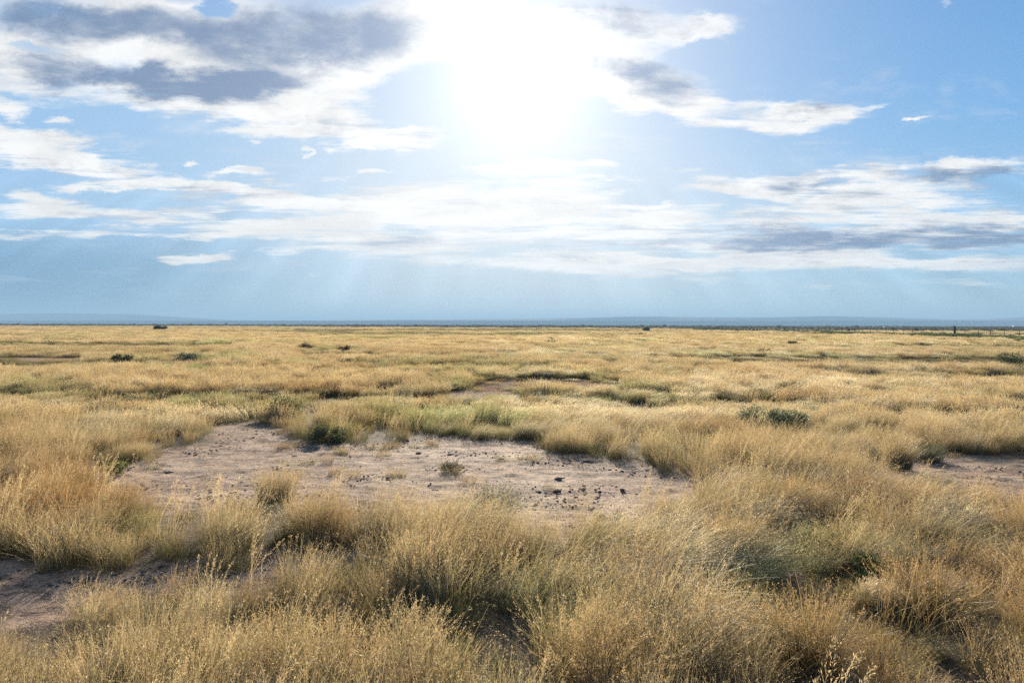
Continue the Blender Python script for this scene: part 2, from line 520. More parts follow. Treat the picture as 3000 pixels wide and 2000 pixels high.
def blade_mat(name, trans=0.45, gloss=0.06, rough=.45, tinted=True):
    m, t, out = new_mat(name)
    a = t.new('ShaderNodeAttribute', attribute_name='col')
    c = a.outputs['Color']
    if tinted:
        ti = t.new('ShaderNodeAttribute', attribute_name='tint', attribute_type='INSTANCER')
        c = t.mix(1.0, c, ti.outputs['Color'], 'MULTIPLY')
    d = t.new('ShaderNodeBsdfDiffuse')
    tr = t.new('ShaderNodeBsdfTranslucent')
    t.put(d.inputs[0], c)
    t.put(tr.inputs[0], t.mix(1.0, c, (1.0, 0.93, 0.76, 1), 'MULTIPLY'))
    mx = t.new('ShaderNodeMixShader')
    mx.inputs[0].default_value = trans
    t.l.new(d.outputs[0], mx.inputs[1])
    t.l.new(tr.outputs[0], mx.inputs[2])
    gl = t.new('ShaderNodeBsdfGlossy')
    gl.inputs['Roughness'].default_value = rough
    gl.inputs['Color'].default_value = (.9, .85, .75, 1)
    m2 = t.new('ShaderNodeMixShader')
    m2.inputs[0].default_value = gloss
    t.l.new(mx.outputs[0], m2.inputs[1])
    t.l.new(gl.outputs[0], m2.inputs[2])
    t.l.new(m2.outputs[0], out.inputs[0])
    return m


M_GRASS = blade_mat('dry_grass_blades', .58, .045)
M_LEAF = blade_mat('weed_leaves', .35, .03, tinted=False)


def plain_mat(name, c1, c2, scale=6, rough=.85, bump=.3):
    m, t, out = new_mat(name)
    g = t.new('ShaderNodeTexCoord')
    n = t.noise(g.outputs['Object'], scale, 6, .6)
    bs = t.new('ShaderNodeBsdfPrincipled')
    t.put(bs.inputs['Base Color'], t.mix(t.ss(n, .35, .65), c1 + (1,), c2 + (1,)))
    bs.inputs['Roughness'].default_value = rough
    bp = t.new('ShaderNodeBump')
    bp.inputs['Strength'].default_value = bump
    t.l.new(n, bp.inputs['Height'])
    t.l.new(bp.outputs[0], bs.inputs['Normal'])
    t.l.new(bs.outputs[0], out.inputs[0])
    return m


M_WOOD = plain_mat('weathered_wood', (.10, .075, .05), (.2, .16, .12), 20)
M_STEEL = plain_mat('rusted_steel', (.09, .07, .055), (.16, .13, .1), 30, .6)
M_CLOD = plain_mat('dark_clod', (.07, .05, .036), (.20, .14, .10), 40, .95, .8)
M_STONE = plain_mat('pale_stone', (.3, .24, .18), (.45, .38, .3), 30, .9, .5)
M_TWIG = plain_mat('twig_bark', (.10, .07, .045), (.2, .15, .10), 30)
M_WHITE = plain_mat('white_metal', (.75, .75, .73), (.8, .8, .8), 3, .5, .0)

# ground
M_GROUND, t, out = new_mat('ground_soil')
geo = t.new('ShaderNodeNewGeometry')
P = geo.outputs['Position']
ba = t.new('ShaderNodeAttribute', attribute_name='bare')
fa = t.new('ShaderNodeAttribute', attribute_name='scrub')
bare = ba.outputs['Fac']
scrub = fa.outputs['Fac']
n_big = t.noise(P, .8, 5, .55)
n_med = t.noise(P, 5.0, 8, .62, dist=.3)
n_fin = t.noise(P, 45, 8, .7)
# flaky crust: patches stretched sideways
Ps = t.vm('MULTIPLY', P, (1.0, 1.7, 1.0))
n_crust = t.noise(Ps, 3.2, 9, .68, dist=.8)
vor = t.new('ShaderNodeTexVoronoi', feature='DISTANCE_TO_EDGE')
t.put(vor.inputs['Vector'], t.vm('ADD', P, t.vm('SCALE', t.noise(P, 6, 3, .6, color=True), scale=.12)))
vor.inputs['Scale'].default_value = 7.0
crack = t.ss(vor.outputs['Distance'], 0.0, .035, 1, 0)
soil = t.mix(t.ss(n_med, .3, .7), (.31, .20, .13, 1), (.43, .29, .195, 1))
soil = t.mix(t.ss(n_big, .42, .62), soil, (.45, .32, .22, 1))
soil = t.mix(t.m('MULTIPLY', t.ss(n_crust, .50, .60), .7), soil, (.055, .038, .028, 1))
soil = t.mix(t.m('MULTIPLY', t.ss(n_fin, .54, .7), .6), soil, (.075, .05, .036, 1))
soil = t.mix(t.m('MULTIPLY', t.ss(t.noise(Ps, 1.1, 6, .6), .5, .62), .45), soil, (.12, .078, .052, 1))
litter = t.mix(t.ss(n_fin, .35, .65), (.06, .043, .026, 1), (.17, .12, .07, 1))
litter = t.mix(t.ss(n_med, .45, .7), litter, (.07, .06, .035, 1))
c = t.mix(bare, litter, soil)
# far plain: mown by distance into one straw-coloured sheet
dist = t.vm('LENGTH', P)
Pf = t.vm('MULTIPLY', P, (.35, 1.0, 1.0))
n_f1 = t.noise(Pf, .035, 6, .6)
n_f2 = t.noise(P, .25, 4, .6)
straw = t.mix(t.ss(n_f2, .35, .7), (.34, .25, .13, 1), (.24, .175, .095, 1))
straw = t.mix(t.m('MULTIPLY', t.ss(n_f1, .55, .66), .7), straw, (.17, .15, .075, 1))
c = t.mix(t.ss(dist, 35, 110), c, straw)
scr = t.mix(t.ss(n_f2, .4, .65), (.085, .085, .055, 1), (.19, .17, .11, 1))
scr = t.mix(t.m('MULTIPLY', t.ss(t.noise(t.vm('MULTIPLY', P, (.1, 1, 1)), .006, 4, .6), .55, .63), .6), scr, (.20, .18, .12, 1))
c = t.mix(scrub, c, scr)
bs = t.new('ShaderNodeBsdfPrincipled')
t.put(bs.inputs['Base Color'], c)
bs.inputs['Roughness'].default_value = .85
t.put(bs.inputs['Specular IOR Level'], t.ss(dist, 12, 24, .14, .0))
hh = t.m('ADD', t.m('MULTIPLY', n_crust, .9), t.m('ADD', t.m('MULTIPLY', n_fin, .22), t.m('MULTIPLY', crack, -.18)))
bp = t.new('ShaderNodeBump')
t.put(bp.inputs['Strength'], t.ss(dist, 20, 60, 1.0, .1))
bp.inputs['Distance'].default_value = .06
t.l.new(hh, bp.inputs['Height'])
t.l.new(bp.outputs[0], bs.inputs['Normal'])
t.l.new(bs.outputs[0], out.inputs[0])


def scrub_mask(x, y):
    px, py = px_of(x, y)
    lim = np.interp(px, [0, 1000, 1500, 2000, 2200, 2230], [957.5, 960, 961, 963, 967, 972])
    m = np.clip((lim - py) / 1.2 + .5 + (fbm(x * .01, y * .02, 91, 3) - .5) * 3, 0, 1)
    # right of the fence: weeds along it, then mixed grass, then scrub
    rf = x > 79.5
    weeds = np.clip((86 - x) / 3, 0, 1)
    m2 = np.maximum(weeds, np.clip((y - 210) / 60, 0, 1))
    m2 = np.maximum(m2, (fbm(x * .05, y * .05, 19, 3) > .56) * .7)
    return np.where(rf & (y > 60), np.maximum(m2, m * 0), m)


# ------------------------------------------------------------------ the ground sheet
def build_ground():
    ds = [1.2]
    while ds[-1] < 26000:
        d = ds[-1]
        step = max(.028, d * .0065) if d < 20 else d * (.0095 if d < 120 else .03 if d < 1500 else .12)
        ds.append(d + step)
    ds = np.array(ds)
    na = 620
    s = np.linspace(-1, 1, na)
    a = s * 1.05
    A, R = np.meshgrid(a, ds)
    X = R * np.tan(np.clip(A, -1.05, 1.05)) * 1.0
    Y = R - 2.6
    # rows are straight lines across the view, starting behind the camera
    Z = height(X, Y)
    bm_ = bare_at(X, Y) * (Y > 1)
    near = np.clip((28 - np.hypot(X, Y)) / 8, 0, 1)
    Z = Z + near * (.3 + .7 * bm_) * ((fbm(X * 3.1, Y * 4.2, 61, 5, .6) - .5) * .075)
    V = np.stack([X, Y, Z], -1).reshape(-1, 3)
    nr = len(ds)
    i = np.arange(nr - 1)[:, None] * na + np.arange(na - 1)[None, :]
    Fc = np.stack([i, i + 1, i + 1 + na, i + na], -1).reshape(-1, 4)
    me = mesh_from('ground', V, Fc, M_GROUND, smooth=True)
    at = me.attributes.new('bare', 'FLOAT', 'POINT')
    at.data.foreach_set('value', bm_.ravel().astype(np.float32))
    at = me.attributes.new('scrub', 'FLOAT', 'POINT')
    at.data.foreach_set('value', (scrub_mask(X, Y) * (Y > 60)).ravel().astype(np.float32))
    o = link('ground', me)
    tag(o, 'flat dry plain with bare pinkish soil patches between the grass', 'ground', kind='structure')


build_ground()

# ------------------------------------------------------------------ grass tufts
TAN = np.array([.50, .395, .235])
PALEC = np.array([.66, .565, .39])
OLIVE = np.array([.135, .15, .055])
RUST = np.array([.34, .24, .13])
GREYG = np.array([.24, .26, .16])


def tuft(n, rad, hmin, hmax, wid, lean, spread, seeds, ctop, cbase, seed, droop=.35, seg=4, seedlen=.012, seedw=.004, headfrac=.35, messy=0.0):
    """one tuft: curved tapering blades, some carrying a feathery seed head. lean = (x, y) push of the wind at the tip"""
    r = np.random.default_rng(seed)
    ph = r.uniform(0, 2 * np.pi, n)
    rr = rad * np.sqrt(r.uniform(0, 1, n))
    bx, by = rr * np.cos(ph), rr * np.sin(ph)
    L = r.uniform(hmin, hmax, n) * (1 - .25 * (rr / rad) ** 2)
    out = ph + r.normal(0, .7, n)
    sp = spread * (0.3 + 0.7 * rr / rad) * r.uniform(.3, 1.3, n)
    messym = r.uniform(0, 1, n) < messy
    sp = np.where(messym, sp * r.uniform(1.5, 3.2, n), sp)
    tx = sp * np.cos(out) + lean[0] * r.uniform(.5, 1.3, n) * (L / hmax)
    ty = sp * np.sin(out) + lean[1] * r.uniform(.5, 1.3, n) * (L / hmax)
    wob = r.normal(0, .03, (n, 2))
    tt = np.linspace(0, 1, seg + 1)
    # centre line: grows up, bends over with t^2
    cx = bx[:, None] + tx[:, None] * L[:, None] * tt ** 1.8 + wob[:, :1] * np.sin(tt * 5)
    cy = by[:, None] + ty[:, None] * L[:, None] * tt ** 1.8 + wob[:, 1:] * np.sin(tt * 4 + 1)
    mag = np.hypot(tx, ty)
    drp = droop * mag
    cz = L[:, None] * (tt - (drp[:, None] * .5) * tt ** 2.6) / np.sqrt(1 + .35 * mag[:, None] ** 2)
    cz = np.maximum(cz, .01 * tt) - .015
    C = np.stack([cx, cy, cz], -1)
    wa = r.uniform(0, np.pi, n)
    W = wid * r.uniform(.6, 1.3, n)[:, None] * (1 - .75 * tt ** 1.5)[None, :]
    side = np.stack([np.cos(wa), np.sin(wa), np.zeros(n)], -1)[:, None, :] * W[..., None] * .5
    V = np.stack([C - side, C + side], 2).reshape(-1, 3)
    k = seg + 1
    b = (np.arange(n) * k * 2)[:, None] + (np.arange(seg) * 2)[None, :]
    Fq = np.stack([b, b + 1, b + 3, b + 2], -1).reshape(-1, 4)
    tint = r.uniform(.72, 1.2, (n, 1, 1)) * (1 + r.normal(0, .05, (n, 1, 3)))
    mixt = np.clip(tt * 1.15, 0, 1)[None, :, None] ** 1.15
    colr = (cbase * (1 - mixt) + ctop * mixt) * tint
    colv = np.repeat(colr, 2, axis=1).reshape(-1, 3)
    VV, FF, CC = [V], [Fq], [colv]
    if seeds > 0:
        hs = np.where((r.uniform(0, 1, n) < .75))[0]
        m = len(hs) * seeds
        ids = np.repeat(hs, seeds)
        ts = 1 - headfrac * r.uniform(0, 1, m) ** 1.2
        f = ts * seg
        i0 = np.minimum(f.astype(int), seg - 1)
        fr = (f - i0)[:, None]
        p = C[ids, i0] * (1 - fr) + C[ids, i0 + 1] * fr
        ax = C[ids, seg] - C[ids, seg - 1]
        ax /= np.linalg.norm(ax, axis=1)[:, None] + 1e-9
        dr = r.normal(0, 1, (m, 3))
        dr -= ax * (dr * ax).sum(1)[:, None]
        dr /= np.linalg.norm(dr, axis=1)[:, None] + 1e-9
        offs = (1 - ts) / headfrac
        q = p + dr * (seedlen * 1.3 * (.2 + offs) * r.uniform(0, 1, m))[:, None]
        dirn = ax * .9 + dr * .55
        ln = seedlen * r.uniform(.6, 1.4, m)[:, None]
        sd_ = np.cross(dirn, r.normal(0, 1, (m, 3)))
        sd_ /= np.linalg.norm(sd_, axis=1)[:, None] + 1e-9
        w_ = seedw * r.uniform(.6, 1.3, m)[:, None]
        V2 = np.stack([q, q + dirn * ln * .5 - sd_ * w_ * .5, q + dirn * ln, q + dirn * ln * .5 + sd_ * w_ * .5], 1).reshape(-1, 3)
        F2 = (np.arange(m) * 4)[:, None] + np.arange(4)[None, :] + len(V)
        c2 = np.repeat(ctop[None] * 1.08 * r.uniform(.75, 1.25, (m, 1)), 4, axis=0)
        VV.append(V2)
        FF.append(F2)
        CC.append(c2)
    return np.concatenate(VV), np.concatenate(FF), np.clip(np.concatenate(CC), 0, .95)


def proto_set(cname, specs):
    """unlinked collection of tuft shapes; the order of the names is the pick index"""
    colln = bpy.data.collections.new(cname)
    for i, sp in enumerate(specs):
        V, Fc, cc = tuft(**sp)
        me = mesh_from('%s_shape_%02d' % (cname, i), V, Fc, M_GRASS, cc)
        o = bpy.data.objects.new('%s_shape_%02d' % (cname, i), me)
        colln.objects.link(o)
    return colln


def variants(kind):
    """three levels of detail: 0-3 near, 4-6 middle, 7-8 far (wide clumps)"""
    out = []
    if kind == 'tall':
        for i in range(5):
            out.append(dict(n=9 + 3 * i, rad=.09, hmin=.5, hmax=.9, wid=.0042, lean=(.28, -.05), spread=.28, ctop=TAN * 1.15, cbase=TAN * .6, seed=400 + i, droop=.4,
                            seeds=46, seg=6, seedlen=.018, seedw=.0034, headfrac=.38, messy=.1))
        return out
    P_ = {  # cbase: olive thatch, deepened to paint in shade low in the tufts
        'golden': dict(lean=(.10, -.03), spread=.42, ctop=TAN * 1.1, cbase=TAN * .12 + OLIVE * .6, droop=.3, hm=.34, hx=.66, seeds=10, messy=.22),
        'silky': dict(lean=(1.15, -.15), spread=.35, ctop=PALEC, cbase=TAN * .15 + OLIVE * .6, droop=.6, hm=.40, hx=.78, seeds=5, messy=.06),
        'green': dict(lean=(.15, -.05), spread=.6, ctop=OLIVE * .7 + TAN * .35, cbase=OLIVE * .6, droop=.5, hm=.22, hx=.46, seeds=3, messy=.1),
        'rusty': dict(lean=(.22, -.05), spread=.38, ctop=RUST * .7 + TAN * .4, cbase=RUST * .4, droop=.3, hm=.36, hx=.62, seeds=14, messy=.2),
    }[kind]
    hm, hx, sds = P_.pop('hm'), P_.pop('hx'), P_.pop('seeds')
    mes = P_.pop('messy')
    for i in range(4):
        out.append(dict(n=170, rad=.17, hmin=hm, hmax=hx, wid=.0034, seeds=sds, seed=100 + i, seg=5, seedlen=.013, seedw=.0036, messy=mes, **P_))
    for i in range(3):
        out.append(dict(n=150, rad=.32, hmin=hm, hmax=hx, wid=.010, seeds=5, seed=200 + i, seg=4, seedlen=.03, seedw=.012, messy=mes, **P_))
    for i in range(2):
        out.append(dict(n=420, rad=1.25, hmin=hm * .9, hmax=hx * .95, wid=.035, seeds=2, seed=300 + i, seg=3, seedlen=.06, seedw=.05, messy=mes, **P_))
    return out


def gn_scatter(name, colln, pts, idx, rot, scl, tint, label):
    me = bpy.data.meshes.new(name)
    n = len(pts)
    me.vertices.add(n)
    me.vertices.foreach_set('co', pts.astype(np.float32).ravel())
    a = me.attributes.new('idx', 'INT', 'POINT')
    a.data.foreach_set('value', idx.astype(np.int32))
    a = me.attributes.new('rot', 'FLOAT_VECTOR', 'POINT')
    a.data.foreach_set('vector', rot.astype(np.float32).ravel())
    a = me.attributes.new('scl', 'FLOAT_VECTOR', 'POINT')
    a.data.foreach_set('vector', scl.astype(np.float32).ravel())
    a = me.attributes.new('tint', 'FLOAT_COLOR', 'POINT')
    a.data.foreach_set('color', np.concatenate([tint, np.ones((n, 1))], 1).astype(np.float32).ravel())
    o = link(name, me)
    ng = bpy.data.node_groups.new(name + '_scatter', 'GeometryNodeTree')
    ng.interface.new_socket('Geometry', in_out='INPUT', socket_type='NodeSocketGeometry')
    ng.interface.new_socket('Geometry', in_out='OUTPUT', socket_type='NodeSocketGeometry')
    gi = ng.nodes.new('NodeGroupInput')
    go = ng.nodes.new('NodeGroupOutput')
    ci = ng.nodes.new('GeometryNodeCollectionInfo')
    ci.inputs['Collection'].default_value = colln
    ci.inputs['Separate Children'].default_value = True
    ci.inputs['Reset Children'].default_value = True
    ip = ng.nodes.new('GeometryNodeInstanceOnPoints')
    ip.inputs['Pick Instance'].default_value = True

    def attr(nm, typ):
        nd = ng.nodes.new('GeometryNodeInputNamedAttribute')
        nd.data_type = typ
        nd.inputs['Name'].default_value = nm
        return nd.outputs[0]
    ng.links.new(gi.outputs[0], ip.inputs['Points'])
    ng.links.new(ci.outputs[0], ip.inputs['Instance'])
    ng.links.new(attr('idx', 'INT'), ip.inputs['Instance Index'])
    ng.links.new(attr('rot', 'FLOAT_VECTOR'), ip.inputs['Rotation'])
    ng.links.new(attr('scl', 'FLOAT_VECTOR'), ip.inputs['Scale'])
    ng.links.new(ip.outputs[0], go.inputs[0])
    md = o.modifiers.new('scatter', 'NODES')
    md.node_group = ng
    tag(o, label, None, kind='stuff')
    return o


def jitter(y0, y1, cell, xf=.98, xm=2.5):
    """jittered grid inside the wedge the camera could see (with room for a step aside)"""
    ys = np.arange(y0, y1, cell)
    out = []
    for yy in ys:
        half = yy * xf + xm
        nx = int(2 * half / cell)
        x = -half + (np.arange(nx) + RNG.uniform(0, 1, nx)) * cell
        y = yy + RNG.uniform(0, 1, nx) * cell
        out.append(np.stack([x, y], 1))
    return np.concatenate(out)


def tussock(x, y, cs):
    """1 at the middle of a tussock, 0 between tussocks (cells of size cs)"""
    gx, gy = np.floor(x / cs), np.floor(y / cs)
    best = np.full(x.shape, 9.0)
    for i in (-1, 0, 1):
        for j in (-1, 0, 1):
            cx = (gx + i + .15 + .7 * _hash(gx + i, gy + j, 5)) * cs
            cy = (gy + j + .15 + .7 * _hash(gx + i, gy + j, 6)) * cs
            rr = cs * (.42 + .5 * _hash(gx + i, gy + j, 7))
            best = np.minimum(best, np.hypot(x - cx, (y - cy) * 1.15) / rr)
    return np.clip(1.15 - best ** 2, 0, 1)


def grass_points():
    recs = {k: [] for k in ('golden', 'silky', 'green', 'rusty', 'tall')}
    bands = [(1.2, 15, .20, 0), (15, 34, .33, 1), (34, 70, .55, 1), (70, 160, 1.25, 2), (160, 300, 2.1, 2), (300, 560, 3.6, 2)]
    for (y0, y1, cell, lod) in bands:
        xy = jitter(y0, y1, cell, .80 if y0 > 100 else .92)
        x, y = xy[:, 0], xy[:, 1]
        keep = np.hypot(x, y) > 1.5
        x, y = x[keep], y[keep]
        bare = bare_at(x, y)
        g, p, b = fields(x, y)
        cs = (.95, 1.5, 2.6, 6.0)[int(np.digitize(y0, (14, 33, 65)))]
        hump = tussock(x, y, cs)
        hump = np.clip(hump * .75 + .5 * (fbm(x * .3 / cs, y * .45 / cs, 81, 3) - .2), 0, 1)
        gap = fbm(x * .9, y * .9, 31, 3)
        gap2 = fbm(x * .13, y * .3, 33, 3)
        dn = np.clip(.12 + 1.3 * hump, 0, 1) * np.clip((gap - .28) * 5.0, .25, 1) * (1 - np.clip((gap2 - .60) * 4, 0, .6))
        st = strips(x, y)
        dn = dn * (1 - .75 * st)
        dn = dn * (1 - bare) ** 2
        dn = np.where(y < 7.0, np.maximum(dn, .34 * (1 - bare)), dn)
        stub = (bare > .55) & (fbm(x * .8, y * 1.2, 401, 3) > .62) & (y < 34)
        dn = np.where(stub, np.maximum(dn, .16), dn)
        if lod == 2:
            dn = dn * .8 + .25 * (1 - st) * (1 - bare)
            dn = dn * (1 - scrub_mask(x, y))
        k = RNG.uniform(0, 1, len(x)) < dn
        x, y, g, p, b, gap, bare, hump = x[k], y[k], g[k], p[k], b[k], gap[k], bare[k], hump[k]
        g = np.clip(g + (.35 - hump) * .6, 0, 1) if lod < 2 else g
        n = len(x)
        wG = .05 + 1.5 * g
        wP = .10 + 3.5 * p + (x > 0) * .10
        wB = .10 + 1.2 * b
        wA = 1.0 - .65 * np.maximum(g, p)
        if lod == 0:
            wG = wG + .38
        if lod == 2:
            wG *= .8
            wB *= .5
        tot = wG + wP + wB + wA
        rsel = RNG.uniform(0, 1, n) * tot
        sp = np.where(rsel < wA, 0, np.where(rsel < wA + wP, 1, np.where(rsel < wA + wP + wG, 2, 3)))
        z = height(x, y)
        hm = .30 + .36 * fbm(x * .45, y * .45, 71, 3) + .58 * hump - .3 * bare * np.clip(y - 6.8, 0, 1)
        hm = hm * (1 - .6 * strips(x, y))
        hm = hm * (1 - .45 * bare_at(x, y, 3.5) * np.clip(y - 6.8, 0, 1))
        hm = hm * (1 - .45 * blobmask(*px_of(x, y), DARKLOW))
        hm = np.where((bare > .5), hm * .0 + .24, hm)
        if lod == 0:
            hm = hm * (1 - .38 * g)
        sc = hm * RNG.uniform(.75, 1.18, n)
        wind = np.clip(.5 + x / 10, 0, 1)
        for s, name in enumerate(('golden', 'silky', 'green', 'rusty')):
            q = sp == s
            m = q.sum()
            if not m:
                continue
            lo, hi = ((0, 4), (4, 7), (7, 9))[lod]
            idx = RNG.integers(lo, hi, m)
            if name == 'silky':
                rz = RNG.normal(0.0, .35, m) + (1 - wind[q]) * RNG.normal(0, .9, m)
            else:
                rz = np.where(RNG.uniform(0, 1, m) < .45, RNG.normal(0, .5, m), RNG.uniform(0, 6.28, m))
            tl = RNG.normal(0, .06, (m, 2))
            # the wind combs everything on the right hand side over to the right
            tly = tl[:, 1] + wind[q] * (.24 if lod == 0 else .12)
            rot = np.stack([tl[:, 0], tly, rz], 1)
            wsc = {0: 1.0, 1: 1.0, 2: 1.0}[lod] * cell / {0: .20, 1: .42, 2: 1.7}[lod]
            wsc = np.clip(wsc, .8, 2.2) * RNG.uniform(.8, 1.25, m)
            scl = np.stack([wsc, wsc, sc[q]], 1)
            if lod == 0:
                scl[:, :2] *= np.clip(sc[q], .6, 1.2)[:, None]
            bright = RNG.uniform(.82, 1.15, m) * (.85 + .3 * fbm(x[q] * .6, y[q] * .6, 13, 2))
            ti = np.ones((m, 3)) * bright[:, None]
            if lod == 0:
                ti = ti * .93
            if name == 'silky':
                ti = ti * (1 + .22 * p[q][:, None])  # sheen of the pale patches painted into the tint
            gg = g[q][:, None]
            ti = ti * (1 - gg * .35 * (np.array([1.0, .35, 1.0]) if name != 'green' else 0))
            bb = b[q][:, None]
            ti = ti * (1 - bb * np.array([.12, .28, .42]) * .8)
            recs[name].append((np.stack([x[q], y[q], z[q]], 1), idx, rot, scl, ti))
    # tall stalks with open feathery heads standing above the rest, near the camera
    xy = jitter(2.2, 17, .42)
    x, y = xy[:, 0], xy[:, 1]
    pr = .22 + .55 * (fbm(x * .5, y * .5, 201, 3) > .5) + .2 * tussock(x, y, .95)
    k = (RNG.uniform(0, 1, len(x)) < pr * .6) & (bare_at(x, y) < .25) & (np.hypot(x, y) > 2.0)
    x, y = x[k], y[k]
    m = len(x)
    wind = np.clip(.4 + x / 9, 0, 1)
    rot = np.stack([RNG.normal(0, .08, m), RNG.normal(0, .07, m) + wind * .2, RNG.normal(0, .6, m)], 1)
    sc = RNG.uniform(.62, 1.0, m) * (.75 + .35 * tussock(x, y, .95))
    ti = np.ones((m, 3)) * RNG.uniform(.85, 1.2, (m, 1))
    recs['tall'].append((np.stack([x, y, height(x, y)], 1), RNG.integers(0, 5, m), rot, np.stack([sc, sc, sc], 1), ti))
    return recs


DARKLOW = [(640, 1075, 500, 5, .7), (250, 1045, 300, 3, .7), (950, 1033, 140, 4, .7), (1700, 1052, 300, 4, .6), (2300, 1062, 300, 4, .5), (400, 1335, 180, 14, .5), (1480, 1275, 200, 10, .3), (800, 1860, 400, 90, .95), (150, 1950, 350, 60, .55), (1500, 1900, 200, 90, .35)]
LAB = {
    'tall': 'tall straw coloured stalks with open feathery seed heads above the near grass',
    'golden': 'upright golden dry grass with feathery seed heads covering the plain',
    'silky': 'pale silky grass combed over to the right by the wind',
    'green': 'low olive green grass growing at the feet of the dry grass',
    'rusty': 'rust brown dry grass with dense seed heads between the golden grass',
}
recs = grass_points()
for nm, rr in recs.items():
    colln = proto_set(nm + '_grass', variants(nm))
    cat = [np.concatenate([r_[i] for r_ in rr]) for i in range(5)]
    gn_scatter(nm + '_grass', colln, cat[0], cat[1], cat[2], cat[3], cat[4], LAB[nm])
    print(nm, len(cat[0]))

# low desert scrub on the far plain
M_BUSH = blade_mat('scrub_leaves', .25, .02)


def scatter_scrub():
    r = np.random.default_rng(77)
    n = 26000
    yy = np.exp(r.uniform(math.log(95), math.log(3600), n))
    xx = r.uniform(-1, 1, n) * (yy * .82 + 10)
    m = scrub_mask(xx, yy)
    fenceside = (xx > 81)
    keepf = r.uniform(0, 1, n) < np.where(fenceside & (yy < 300), .25, .8)
    k = (m > .6) & keepf
    xx, yy = xx[k], yy[k]
    n = len(xx)
    h = r.uniform(.35, 1.0, n) * np.where(yy > 700, 1.5, .8) * (1 + (r.uniform(0, 1, n) < .04) * 1.2)
    w = h * r.uniform(1.2, 2.4, n) * np.clip(yy / 900, .8, 2.6)
    colln = bpy.data.collections.new('desert_scrub')
    for i in range(4):
        V, Fc, cc = tuft(n=90, rad=.30, hmin=.4, hmax=1.0, wid=.09, lean=(.05, 0), spread=.45, seeds=6, ctop=np.array([.17, .165, .105]), cbase=np.array([.08, .08, .05]), seed=600 + i, seg=3, seedlen=.1, seedw=.1, headfrac=.8, messy=.1)
        me = mesh_from('desert_scrub_shape_%d' % i, V, Fc, M_BUSH, cc)
        colln.objects.link(bpy.data.objects.new('desert_scrub_shape_%d' % i, me))
    rot = np.stack([np.zeros(n), np.zeros(n), r.uniform(0, 6.28, n)], 1)
    ti = np.ones((n, 3)) * r.uniform(.7, 1.3, (n, 1)) * (1 + r.normal(0, .06, (n, 3)))
    gn_scatter('desert_scrub', colln, np.stack([xx, yy, height(xx, yy)], 1), r.integers(0, 4, n), rot, np.stack([w, w, h], 1), ti, 'grey green low scrub on the far side of the golden grass')


scatter_scrub()
# ground weeds along the fence
def scatter_fence_weeds():
    r = np.random.default_rng(78)
    n = 2600
    yy = r.uniform(95, 330, n) ** 1.0
    xx = 80.6 + np.abs(r.normal(0, 1.6, n)) * np.sign(r.normal(.6, 1, n))
    colln = bpy.data.collections['desert_scrub']
    h = r.uniform(.4, .8, n) * (.7 + .8 * fbm(yy * .12, yy * 0, 5, 3))
    w = h * r.uniform(1.3, 2.6, n)
    rot = np.stack([np.zeros(n), np.zeros(n), r.uniform(0, 6.28, n)], 1)
    ti = np.array([.85, 1.15, .7]) * r.uniform(.8, 1.4, (n, 1))
    gn_scatter('fence_weeds', colln, np.stack([xx, yy, height(xx, yy)], 1), r.integers(0, 4, n), rot, np.stack([w, w, h], 1), ti, 'dark green weeds growing along the foot of the wire fence')


scatter_fence_weeds()

# ------------------------------------------------------------------ clods and small stones on the bare soil
def clod_mesh(name, seed, flat, mat):
    r = np.random.default_rng(seed)
    V = []
    nr, nc = 4, 8
    for i in range(nr + 1):
        th = math.pi * i / nr
        for j in range(nc):
            a = 2 * math.pi * j / nc
            k = r.uniform(.5, 1.3)
            V.append((math.sin(th) * math.cos(a) * k, math.sin(th) * math.sin(a) * k, math.cos(th) * flat * k))
    Fc = [(i * nc + j, i * nc + (j + 1) % nc, (i + 1) * nc + (j + 1) % nc, (i + 1) * nc + j) for i in range(nr) for j in range(nc)]
    return mesh_from(name, V, Fc, mat)


def scatter_clods():
    r = np.random.default_rng(5)
    for nm, mat, n, lo, hi, lab, th in (('soil_crumbs', M_CLOD, 60000, .003, .019, 'small dark clods and flakes of dry soil strewn over the bare patches', .5),
                                    ('pebbles', M_STONE, 2600, .005, .014, 'tiny pale pebbles and grit on the bare patches', 0)):
        yy = np.concatenate([r.uniform(4, 16, n), r.uniform(16, 32, n // 3)])
        xx = r.uniform(-1, 1, len(yy)) * (yy * .85 + 2)
        cl = fbm(xx * 1.1, yy * 1.6, 301, 4)
        k = (bare_at(xx, yy) > .35) & (r.uniform(0, 1, len(yy)) < (np.clip((cl - .42) * 6, .14, 1) if th else 1))
        xx, yy, cl = xx[k], yy[k], cl[k]
        n2_ = len(xx)
        colln = bpy.data.collections.new(nm)
        for i in range(4):
            colln.objects.link(bpy.data.objects.new('%s_shape_%d' % (nm, i), clod_mesh('%s_shape_%d' % (nm, i), 40 + i, .55, mat)))
        sc = lo + (hi - lo) * r.uniform(0, 1, n2_) ** 4.0
        if th:
            sc = sc * np.clip(.75 + (cl - .45) * 4, .6, 1.4)
        rot = np.stack([r.normal(0, .2, n2_), r.normal(0, .2, n2_), r.uniform(0, 6.28, n2_)], 1)
        gn_scatter(nm, colln, np.stack([xx, yy, ground_z(xx, yy) + sc * .2], 1), r.integers(0, 4, n2_), rot, np.stack([sc * r.uniform(.8, 1.6, n2_), sc, sc * r.uniform(.4, 1.1, n2_)], 1), np.ones((n2_, 3)), lab)


def ground_z(x, y):
    near = np.clip((28 - np.hypot(x, y)) / 8, 0, 1)
    b = bare_at(x, y)
    return height(x, y) + near * (.3 + .7 * b) * ((fbm(x * 3.1, y * 4.2, 61, 5, .6) - .5) * .075)


